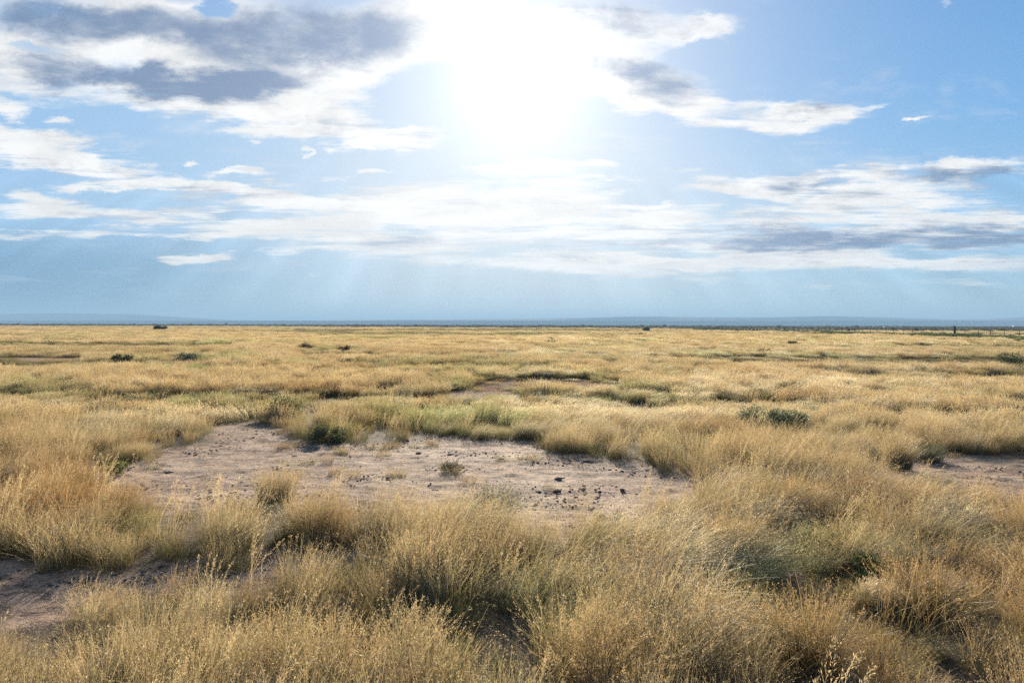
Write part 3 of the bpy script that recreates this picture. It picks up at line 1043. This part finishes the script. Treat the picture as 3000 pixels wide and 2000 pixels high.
scatter_clods()
M_CL2 = M_CLOD
CL = [  # the clods one can pick out (photo px, size m, label)
    (1637, 1412, .13, .35, 'flat dark soil clod, farther of the two lying close together on the bare patch'),
    (1632, 1446, .12, .4, 'flat dark soil clod, nearer of the two lying close together on the bare patch'),
    (1826, 1441, .07, .8, 'upright dark clod at the right end of the big bare patch'),
    (1722, 1360, .11, .45, 'dark clod near the far right rim of the big bare patch'),
    (1320, 1336, .10, .3, 'thin dark clod beside the centre of the big bare patch'),
    (1225, 1334, .10, .3, 'long flat dark clod near the far rim of the bare patch'),
    (490, 1390, .13, .3, 'dark crusty clod at the left end of the big bare patch'),
    (860, 1345, .09, .3, 'dark flake lying left of centre on the big bare patch'),
    (1470, 1350, .08, .35, 'dark flake right of the weedy clump on the bare patch'),
]
for i, (px, py, w, fl, lab) in enumerate(CL):
    x, y = world_of(px, py)
    o = link('soil_clod', clod_mesh('soil_clod', 70 + i, .5, M_CLOD), None, (x, y, float(ground_z(np.array([x]), np.array([y]))[0]) + .01))
    o.scale = (w * .8, w * .55, w * fl * .7)
    o.rotation_euler = (0, 0, i * .9)
    tag(o, lab, 'clod', 'larger clods on the bare patch')


# ------------------------------------------------------------------ shrubs and weeds
def foliage_mesh(name, w, h, n, leaf, c1, c2, seed, flat=.6, lean=.1):
    """uneven crown made of many leaf-sized faces gathered in clumps"""
    r = np.random.default_rng(seed)
    nc = max(5, int(9 * r.uniform(.8, 1.3)))
    cc = np.stack([r.uniform(-.8, .8, nc) * w / 2, r.uniform(-.7, .7, nc) * w / 2, r.uniform(.25, .8, nc) * h], 1)
    cr = r.uniform(.22, .42, nc) * min(w, h * 1.4)
    pick = r.integers(0, nc, n)
    d = r.normal(0, 1, (n, 3))
    d /= np.linalg.norm(d, axis=1)[:, None]
    p = cc[pick] + d * cr[pick][:, None] * r.uniform(.25, 1.1, n)[:, None] * np.array([1, 1, .75])
    p[:, 2] = np.clip(p[:, 2], .02, h * 1.15)
    p[:, 0] += lean * p[:, 2]
    a = r.normal(0, 1, (n, 3)) + d * .7 + np.array([.2, 0, .6])
    a /= np.linalg.norm(a, axis=1)[:, None]
    b = np.cross(a, r.normal(0, 1, (n, 3)))
    b /= np.linalg.norm(b, axis=1)[:, None]
    L = leaf * r.uniform(.6, 1.5, n)[:, None]
    W = L * .32
    V = np.stack([p, p + a * L * .5 + b * W, p + a * L, p + a * L * .5 - b * W], 1).reshape(-1, 3)
    Fc = np.arange(n * 4).reshape(-1, 4)
    f = r.uniform(0, 1, (n, 1))
    c = (np.array(c1) * (1 - f) + np.array(c2) * f) * r.uniform(1.1, 2.0, (n, 1))
    return mesh_from(name, V, Fc, M_LEAF, np.repeat(c, 4, axis=0))


def stem_mesh(name, w, h, n, seed, rad=.006, lean=.1):
    r = np.random.default_rng(seed)
    V, Fc = [], []
    for i in range(n):
        a = r.uniform(0, 6.28)
        q = w / 2 * r.uniform(.2, .9)
        top = Vector((math.cos(a) * q + lean * h, math.sin(a) * q * .8, h * r.uniform(.55, 1.0)))
        base = Vector((math.cos(a) * w * .05, math.sin(a) * w * .05, -.03))
        mid = base.lerp(top, .5) + Vector((r.normal(0, .05 * w), r.normal(0, .05 * w), h * .08))
        pts = [base, mid, top]
        b0 = len(V)
        for k, p in enumerate(pts):
            rr = rad * (1 - .4 * k)
            for j in range(4):
                V.append((p.x + rr * math.cos(j * 1.571), p.y + rr * math.sin(j * 1.571), p.z))
        for k in range(2):
            for j in range(4):
                Fc.append((b0 + k * 4 + j, b0 + k * 4 + (j + 1) % 4, b0 + k * 4 + 4 + (j + 1) % 4, b0 + k * 4 + 4 + j))
    return mesh_from(name, V, Fc, M_TWIG)


def at_ground(px, py):
    x, y = world_of(px, py)
    return x, y, float(ground_z(np.array([x]), np.array([y]))[0])


DGREEN = ((.05, .06, .028), (.115, .12, .06))
GGREEN = ((.09, .10, .06), (.20, .21, .13))
FGREEN = ((.045, .075, .018), (.10, .135, .035))
YGREEN = ((.22, .20, .03), (.35, .30, .06))
BROWNB = ((.08, .055, .03), (.17, .12, .065))
SHRUBS = [  # px, py of the foot, width and height in photo px, colours, leaves, name, label, category
    (470, 968, 36, 12, DGREEN, 900, 'bush', 'round dark green bush standing alone near the horizon on the left', 'bush'),
    (662, 951.5, 11, 6, DGREEN, 500, 'bush', 'tiny dark bush on the horizon line right of the lone round bush', 'bush'),
    (1892, 969, 18, 11, GGREEN, 700, 'bush', 'twiggy grey green bush at the far edge of the golden grass right of centre', 'bush'),
    (1876, 981, 7, 4, DGREEN, 260, 'bush', 'small dark green bush just in front of the twiggy grey bush', 'bush'),
    (2163, 1078, 38, 24, DGREEN, 900, 'shrub', 'dark green shrub alone in the golden grass right of centre', 'shrub'),
    (2323, 1016, 36, 14, DGREEN, 900, 'shrub', 'low black green shrub in a dark strip far off on the right', 'shrub'),
    (2985, 1090, 110, 46, DGREEN, 1600, 'shrub', 'broad dark green shrub cut by the right edge of the photo', 'shrub'),
    (2755, 1002, 26, 11, DGREEN, 600, 'shrub', 'small dark green shrub in front of the fence below the green post', 'shrub'),
    (2842, 1007, 20, 6, DGREEN, 400, 'shrub', 'flat green shrub in front of the fence right of the green post', 'shrub'),
    (2940, 1007, 14, 7, DGREEN, 400, 'shrub', 'small green shrub in front of the right end of the fence', 'shrub'),
    (355, 1066, 48, 26, DGREEN, 1100, 'shrub', 'dark round shrub at the left end of the green strip', 'shrub'),
    (560, 1064, 90, 30, GGREEN, 1200, 'shrub', 'loose grey green shrub in the middle of the green strip on the left', 'shrub'),
    (680, 1078, 70, 24, GGREEN, 1100, 'shrub', 'grey green shrub in front of the green strip on the left', 'shrub'),
    (795, 1078, 90, 20, DGREEN, 1100, 'shrub', 'long low dark shrub right of the green strip', 'shrub'),
    (888, 1081, 46, 16, BROWNB, 800, 'shrub', 'low brownish shrub between two dark shrubs on the left', 'shrub'),
    (962, 1076, 34, 18, DGREEN, 700, 'shrub', 'small upright dark shrub, right hand one of the row on the left', 'shrub'),
    (1005, 1073, 40, 20, DGREEN, 800, 'shrub', 'dark shrub at the right end of the shrub row left of centre', 'shrub'),
    (672, 1013, 20, 9, BROWNB, 500, 'shrub', 'dark brown bush in the far grass left of centre', 'shrub'),
    (849, 1018, 22, 10, DGREEN, 500, 'shrub', 'small dark green bush left of the brown brush', 'shrub'),
    (895, 1026, 50, 22, BROWNB, 900, 'shrub', 'twiggy brown brush beside the pale soil strip left of centre', 'shrub'),
    (1000, 1032, 60, 18, BROWNB, 900, 'shrub', 'low brown brush behind the pale soil strip left of centre', 'shrub'),
    (130, 1001, 20, 7, BROWNB, 400, 'shrub', 'dark brown shrub on the dark strip far left', 'shrub'),
    (368, 1003, 20, 8, DGREEN, 400, 'shrub', 'green shrub in the far grass below the lone round bush', 'shrub'),
    (1345, 1047, 28, 11, DGREEN, 500, 'shrub', 'dark green shrub in the far grass just left of centre', 'shrub'),
    (1385, 1036, 26, 9, GGREEN, 500, 'shrub', 'grey green shrub behind the dark one just left of centre', 'shrub'),
    (1605, 1010, 44, 14, GGREEN, 700, 'shrub', 'pale green brush in the far grass just right of centre', 'shrub'),
    (1960, 1042, 60, 13, DGREEN, 800, 'shrub', 'long dark shrub on the dark strip right of centre', 'shrub'),
    (2240, 1040, 50, 14, BROWNB, 700, 'shrub', 'brown green shrub on the dark strip on the right', 'shrub'),
    (2980, 984, 16, 6, DGREEN, 300, 'shrub', 'green shrub behind the fence at the right edge', 'shrub'),
    (1790, 1112, 38, 16, BROWNB, 600, 'shrub', 'brown shrub at the right end of the small middle clearing', 'shrub'),
    (1525, 1122, 26, 12, DGREEN, 400, 'shrub', 'little dark shrub in the small middle clearing', 'shrub'),
    (1560, 1148, 24, 9, GGREEN, 300, 'weed', 'thin green weed on the small middle clearing', 'weed'),
    (1700, 1146, 26, 9, GGREEN, 300, 'weed', 'thin weed right of middle on the small clearing', 'weed'),
    (2208, 1160, 34, 26, FGREEN, 700, 'leafy_weed', 'bright green leafy weed alone in the grass on the right', 'weed'),
    (446, 1165, 22, 18, FGREEN, 400, 'leafy_weed', 'small bright green weed in the grass on the left', 'weed'),
    (755, 1132, 54, 14, YGREEN, 500, 'flowering_weed', 'yellow green flowering weed in the grass left of centre', 'weed'),
    (2250, 1262, 210, 60, GGREEN, 3000, 'grey_bush', 'wide grey green bush in the middle of the grass on the right', 'bush'),
    (20, 1275, 70, 34, FGREEN, 1200, 'leafy_weed', 'bright green weed at the left edge above the near grass', 'weed'),
    (325, 1398, 70, 34, FGREEN, 1400, 'leafy_weed', 'green weed at the left rim of the big bare patch', 'weed'),
    (825, 1228, 90, 56, DGREEN, 2200, 'shrub', 'dark green shrub in the grass behind the left half of the big bare patch', 'shrub'),
    (955, 1300, 130, 50, DGREEN, 2600, 'shrub', 'dark green shrub on the far rim of the big bare patch left of centre', 'shrub'),
    (1318, 1392, 70, 38, DGREEN, 500, 'spiky_weed', 'sparse dark weed standing in the middle of the big bare patch', 'weed'),
    (1445, 1530, 190, 110, GGREEN, 2600, 'grey_weed', 'tall thin grey green weed clump on the near rim of the big bare patch', 'weed'),
    (1790, 1560, 110, 40, DGREEN, 1300, 'creeping_weed', 'low dark green weed at the near right end of the big bare patch', 'weed'),
    (2540, 1730, 110, 70, FGREEN, 2600, 'leafy_weed', 'rounded green weed in the windblown grass at the lower right', 'weed'),
    (2440, 1640, 220, 70, DGREEN, 4200, 'creeping_weed', 'wide dark green mat of weeds in a hollow at the lower right', 'weed'),
    (2235, 1520, 90, 50, FGREEN, 1600, 'leafy_weed', 'green weed in the grass on the right above the green mat', 'weed'),
    (2725, 1345, 100, 56, GGREEN, 1600, 'grey_weed', 'pale green tuft right of the lone golden tuft by the right hand soil', 'weed'),
]
for i, (px, py, w, h, cc, n, nm, lab, cat) in enumerate(SHRUBS):
    x, y, z = at_ground(px, py)
    wm, hmt = w * y / F, h * y / F
    hmt = max(hmt, .12) * 1.1
    root = empty(nm, (x, y, z))
    tag(root, lab, cat)
    leaf = np.clip(.04 * hmt + .0012 * y, .010, .5)
    n2_ = int(n * 1.5)
    if nm in ('grey_weed', 'spiky_weed'):
        V, Fc, c = tuft(n=150 if nm == 'spiky_weed' else 520, rad=wm * .3, hmin=hmt * .45, hmax=hmt * 1.05, wid=.004, lean=(.12, 0), spread=.8, seeds=16, ctop=np.array(cc[1]) * .9, cbase=np.array(cc[0]), seed=900 + i,
                        seedlen=.02, seedw=.006, headfrac=.8, messy=.15, droop=.2)
        link('foliage', mesh_from('foliage', V, Fc, M_LEAF, c), root)
        link('stems', stem_mesh('stems', wm, hmt, 14, 950 + i, rad=.003), root)
        continue
    link('foliage', foliage_mesh('foliage', wm, hmt, n2_, leaf, cc[0], cc[1], 900 + i), root)
    link('stems', stem_mesh('stems', wm, hmt, 9, 950 + i, rad=max(.003, .0006 * y, .006 * hmt)), root)


def grass_thing(px, py, wpx, hpx, spec, lab, seed, parts=1):
    x, y, z = at_ground(px, py)
    root = empty('grass_clump', (x, y, z))
    tag(root, lab, 'grass clump')
    w, h = wpx * y / F, hpx * y / F
    sp = dict(spec)
    sp.update(rad=w * .28, hmin=h * .55, hmax=h, seed=seed)
    seeds = sp.pop('seeds')
    V, Fc, c = tuft(seeds=0, **sp)
    link('blades', mesh_from('blades', V, Fc, M_TUSS, c), root)
    sp.update(n=max(6, sp['n'] // 6), hmin=h * .8, hmax=h * 1.25, seed=seed + 1)
    V, Fc, c = tuft(seeds=seeds, **sp)
    link('seed_stalks', mesh_from('seed_stalks', V, Fc, M_TUSS, c), root)


M_TUSS = blade_mat('lone_tussock_blades', .5, .07, tinted=False)
GOLD = dict(n=900, wid=.0036, lean=(.2, -.05), spread=.5, ctop=TAN * 1.1, cbase=TAN * .3 + OLIVE * .2, droop=.3, seg=5, seeds=34, seedlen=.02, seedw=.004, headfrac=.4, messy=.15)
ORAN = dict(GOLD, ctop=np.array([.50, .37, .19]), cbase=np.array([.22, .13, .05]), lean=(.4, -.05))
PALG = dict(GOLD, ctop=PALEC, cbase=TAN * .3 + OLIVE * .3, lean=(.9, -.1), droop=.6)
for i, (px, py, w, h, spec, lab) in enumerate([
        (2635, 1372, 120, 110, dict(GOLD, wid=.006), 'lone upright golden tuft beside the bare soil at the right'),
        (1780, 2090, 330, 240, ORAN, 'orange tan tussock with bent seed heads at the bottom right of centre'),
        (1240, 1720, 230, 170, GOLD, 'tall straw tussock with open seed heads right of the shaded hollow'),
        (2130, 1660, 190, 170, ORAN, 'tall tussock with leaning tan seed heads in front of the windblown grass'),
        (2560, 1800, 120, 90, PALG, 'pale bent tuft beside the rounded green weed'),
        (2800, 1560, 320, 110, PALG, 'pale silver combed tussock on the right'),
        (1080, 2060, 240, 150, PALG, 'pale wispy tussock with crossed stalks at the bottom left of centre'),
        (800, 1480, 170, 110, GOLD, 'bright golden tussock on the near rim of the big bare patch'),
]):
    grass_thing(px, py, w, h, spec, lab, 1200 + 5 * i)

# ------------------------------------------------------------------ wire fence on the right
def cyl(name, r0, r1, h, mat, n=7, bend=0.0, seed=0):
    rr = np.random.default_rng(seed)
    V, Fc = [], []
    ks = 5
    for k in range(ks + 1):
        t_ = k / ks
        rad = (r0 + (r1 - r0) * t_)
        for j in range(n):
            a = 2 * math.pi * j / n
            q = rad * (1 + rr.normal(0, .04))
            V.append((q * math.cos(a) + bend * t_, q * math.sin(a), h * t_ - (.3 if k == 0 else 0)))
    for k in range(ks):
        for j in range(n):
            Fc.append((k * n + j, k * n + (j + 1) % n, (k + 1) * n + (j + 1) % n, (k + 1) * n + j))
    me = bpy.data.meshes.new(name)
    me.from_pydata(V, [], [tuple(f) for f in Fc] + [tuple(range(ks * n, ks * n + n))])
    me.materials.append(mat)
    return me


def hz_(x, y):
    return float(height(np.array([x]), np.array([y]))[0])


FX = 80.6
fence = empty('wire_fence', (FX, 105.0, hz_(FX, 105.0)))
tag(fence, 'thin wire fence on steel posts running away into the distance on the right', 'fence')
fy = [105.1 + 3.25 * k for k in range(-2, 44)]
tops = []
for i, y in enumerate(fy):
    rr = np.random.default_rng(3000 + i)
    xx = FX + rr.normal(0, .08)
    z = hz_(xx, y)
    thick = (i % 12 == 7) and i != 7
    hgt = (1.55 + rr.normal(0, .06)) * (1.1 if thick else 1)
    me = cyl('post', .10 if thick else .045, .09 if thick else .04, hgt, M_WOOD if thick else M_STEEL, bend=rr.normal(0, .03), seed=i)
    o = link('post', me, fence, (xx - FX, y - 105.0, z - fence.location.z))
    tops.append((xx - FX, y - 105.0, z - fence.location.z, hgt))
for f in (.25, .5, .74, .95):
    V, Fc = [], []
    for (x_, y_, z_, h_) in tops:
        for (a, b) in ((-.008, -.008), (.008, -.008), (0, .01)):
            V.append((x_ + a, y_, z_ + 1.3 * f + b))
    for k in range(len(tops) - 1):
        for j in range(3):
            Fc.append((k * 3 + j, k * 3 + (j + 1) % 3, k * 3 + 3 + (j + 1) % 3, k * 3 + 3 + j))
    link('wire', mesh_from('wire', V, Fc, M_STEEL), fence)
# the post smothered in creeper
yv = 124.2
zv = hz_(FX, yv)
vp = empty('creeper_post', (FX - .05, yv, zv))
tag(vp, 'thick post wrapped in dark green creeper rising above the wire fence', 'post')
link('post', cyl('post', .09, .08, 2.2, M_WOOD, seed=77), vp)
r = np.random.default_rng(9)
n = 1500
hh_ = r.uniform(0, 2.27, n)
aa = r.uniform(0, 6.28, n)
rad = .10 + .06 * fbm(hh_ * 3, aa, 5, 3) + .04 * r.uniform(0, 1, n)
p = np.stack([rad * np.cos(aa), rad * np.sin(aa), hh_], 1)
a_ = r.normal(0, 1, (n, 3))
a_ /= np.linalg.norm(a_, axis=1)[:, None]
b_ = np.cross(a_, r.normal(0, 1, (n, 3)))
V = np.stack([p, p + a_ * .03 + b_ * .02, p + a_ * .07, p + a_ * .03 - b_ * .02], 1).reshape(-1, 3)
link('creeper', mesh_from('creeper', V, np.arange(n * 4).reshape(-1, 4), M_LEAF, np.repeat(np.array([[.05, .085, .02]]) * r.uniform(.6, 1.4, (n, 1)), 4, axis=0)), vp)

# ------------------------------------------------------------------ far away: white shed, salt flat
x = (2978 - 1500) / F * 1500
sh = empty('white_shed', (x, 1500, hz_(x, 1500)))
tag(sh, 'long low white shed on the horizon at the far right', 'shed')


def box(name, x0, x1, y0, y1, z0, z1, mat, parent):
    V = [(x0, y0, z0), (x1, y0, z0), (x1, y1, z0), (x0, y1, z0), (x0, y0, z1), (x1, y0, z1), (x1, y1, z1), (x0, y1, z1)]
    Fc = [(0, 3, 2, 1), (4, 5, 6, 7), (0, 1, 5, 4), (1, 2, 6, 5), (2, 3, 7, 6), (3, 0, 4, 7)]
    return link(name, mesh_from(name, V, Fc, mat), parent)


box('wall', -6.5, 6.5, -4, 4, 0, 2.2, M_WHITE, sh)
V = [(-7, -4.6, 2.2), (7, -4.6, 2.2), (7, 0, 3.6), (-7, 0, 3.6), (7, 4.6, 2.2), (-7, 4.6, 2.2)]
me = bpy.data.meshes.new('roof')
me.from_pydata(V, [], [(0, 1, 2, 3), (3, 2, 4, 5), (0, 3, 5), (1, 4, 2), (0, 5, 4, 1)])
me.materials.append(M_WHITE)
link('roof', me, sh)

M_SALT = plain_mat('salt_crust', (.55, .52, .47), (.7, .67, .62), .05, .9, .0)
V = []
cx, cyy = (2480 - 1500) / F * 1000, 1000
for k in range(40):
    a = 2 * math.pi * k / 40
    q = 1 + .25 * math.sin(3 * a) + .1 * math.sin(7 * a)
    xx, yy = cx + 75 * q * math.cos(a), cyy + 110 * q * math.sin(a)
    V.append((xx, yy, hz_(xx, yy) + .25))
me = bpy.data.meshes.new('salt_flat')
me.from_pydata(V, [], [tuple(range(40))])
me.materials.append(M_SALT)
o = link('salt_flat', me)
tag(o, 'pale salt flat showing as a thin light streak near the horizon on the right', 'salt flat', kind='structure')

# ------------------------------------------------------------------ hills and haze
M_HILL = plain_mat('dark_hill_scrub', (.03, .035, .03), (.05, .05, .04), .002, .95, .0)


def ridge(name, pts, dist, depth, seed, label, rough=1.5):
    """a range of hills with real depth: crest heights measured in photo pixels above the true horizon"""
    r = np.random.default_rng(seed)
    xs = np.linspace(pts[0][0], pts[-1][0], 240)
    hp = np.interp(xs, [p[0] for p in pts], [p[1] for p in pts])
    hp = hp + (fbm(xs * .01, xs * 0, seed, 5, .6) - .5) * rough * np.clip(hp / 4, 0, 1)
    rows = []
    prof = [(-1.0, 0), (-.75, .25), (-.5, .55), (-.25, .85), (-.08, .97), (0.05, 1.0), (.3, .9), (.7, .5), (1.2, 0)]
    V = []
    for (o, f) in prof:
        yy = dist + o * depth + (fbm(xs * .006, xs * 0 + o * 3, seed + 9, 4) - .5) * depth * .35
        X = (xs - 1500) / F * dist
        Z = f * (np.maximum(950.5 - hp, 0) * 0 + hp) / F * dist + CAM_H - 30 * (f == 0)
        V.append(np.stack([X, yy, Z], -1))
    V = np.array(V)
    nr, nc = V.shape[:2]
    i = np.arange(nr - 1)[:, None] * nc + np.arange(nc - 1)[None, :]
    Fc = np.stack([i, i + 1, i + 1 + nc, i + nc], -1).reshape(-1, 4)
    o = link(name, mesh_from(name, V.reshape(-1, 3), Fc, M_HILL, smooth=True))
    tag(o, label, 'hills', kind='structure')


ridge('mesa', [(-2600, 9), (0, 11.5), (900, 12), (2000, 12), (3000, 12), (5600, 10)], 4500, 55, 3, 'long level blue mesa along the horizon', .6)
ridge('hills', [(700, 0), (1000, 14), (1400, 18), (1700, 20), (1850, 25), (1980, 24), (2060, 22), (2230, 21), (2400, 26), (2440, 26), (2640, 20), (2780, 16), (2900, 16), (2960, 21), (3100, 26), (3600, 30), (4400, 0)], 6000, 210, 8, 'low blue hills rising behind the mesa on the right')
ridge('mountain', [(-2600, 10), (-900, 24), (-200, 30), (200, 34), (380, 32), (560, 20), (700, 13), (1100, 0)], 7000, 240, 12, 'faint blue mountain in the haze on the left')

bmv = [(-26000, -3500, -90), (26000, -3500, -90), (26000, 27000, -90), (-26000, 27000, -90)]
bmv = bmv + [(a, b, 135) for a, b, _ in bmv]
hz = mesh_from('haze', bmv, [(0, 3, 2, 1), (4, 5, 6, 7), (0, 1, 5, 4), (1, 2, 6, 5), (2, 3, 7, 6), (3, 0, 4, 7)], None)
mh, t, out = new_mat('haze_air')
vol = t.new('ShaderNodeVolumePrincipled')
vol.inputs['Color'].default_value = (.31, .50, .70, 1)
vol.inputs['Density'].default_value = 2.3e-4
vol.inputs['Anisotropy'].default_value = 0.1
t.l.new(vol.outputs[0], out.inputs['Volume'])
hz.materials.append(mh)
ho = link('haze', hz)
tag(ho, 'thin blue haze over the plain', None, kind='stuff')
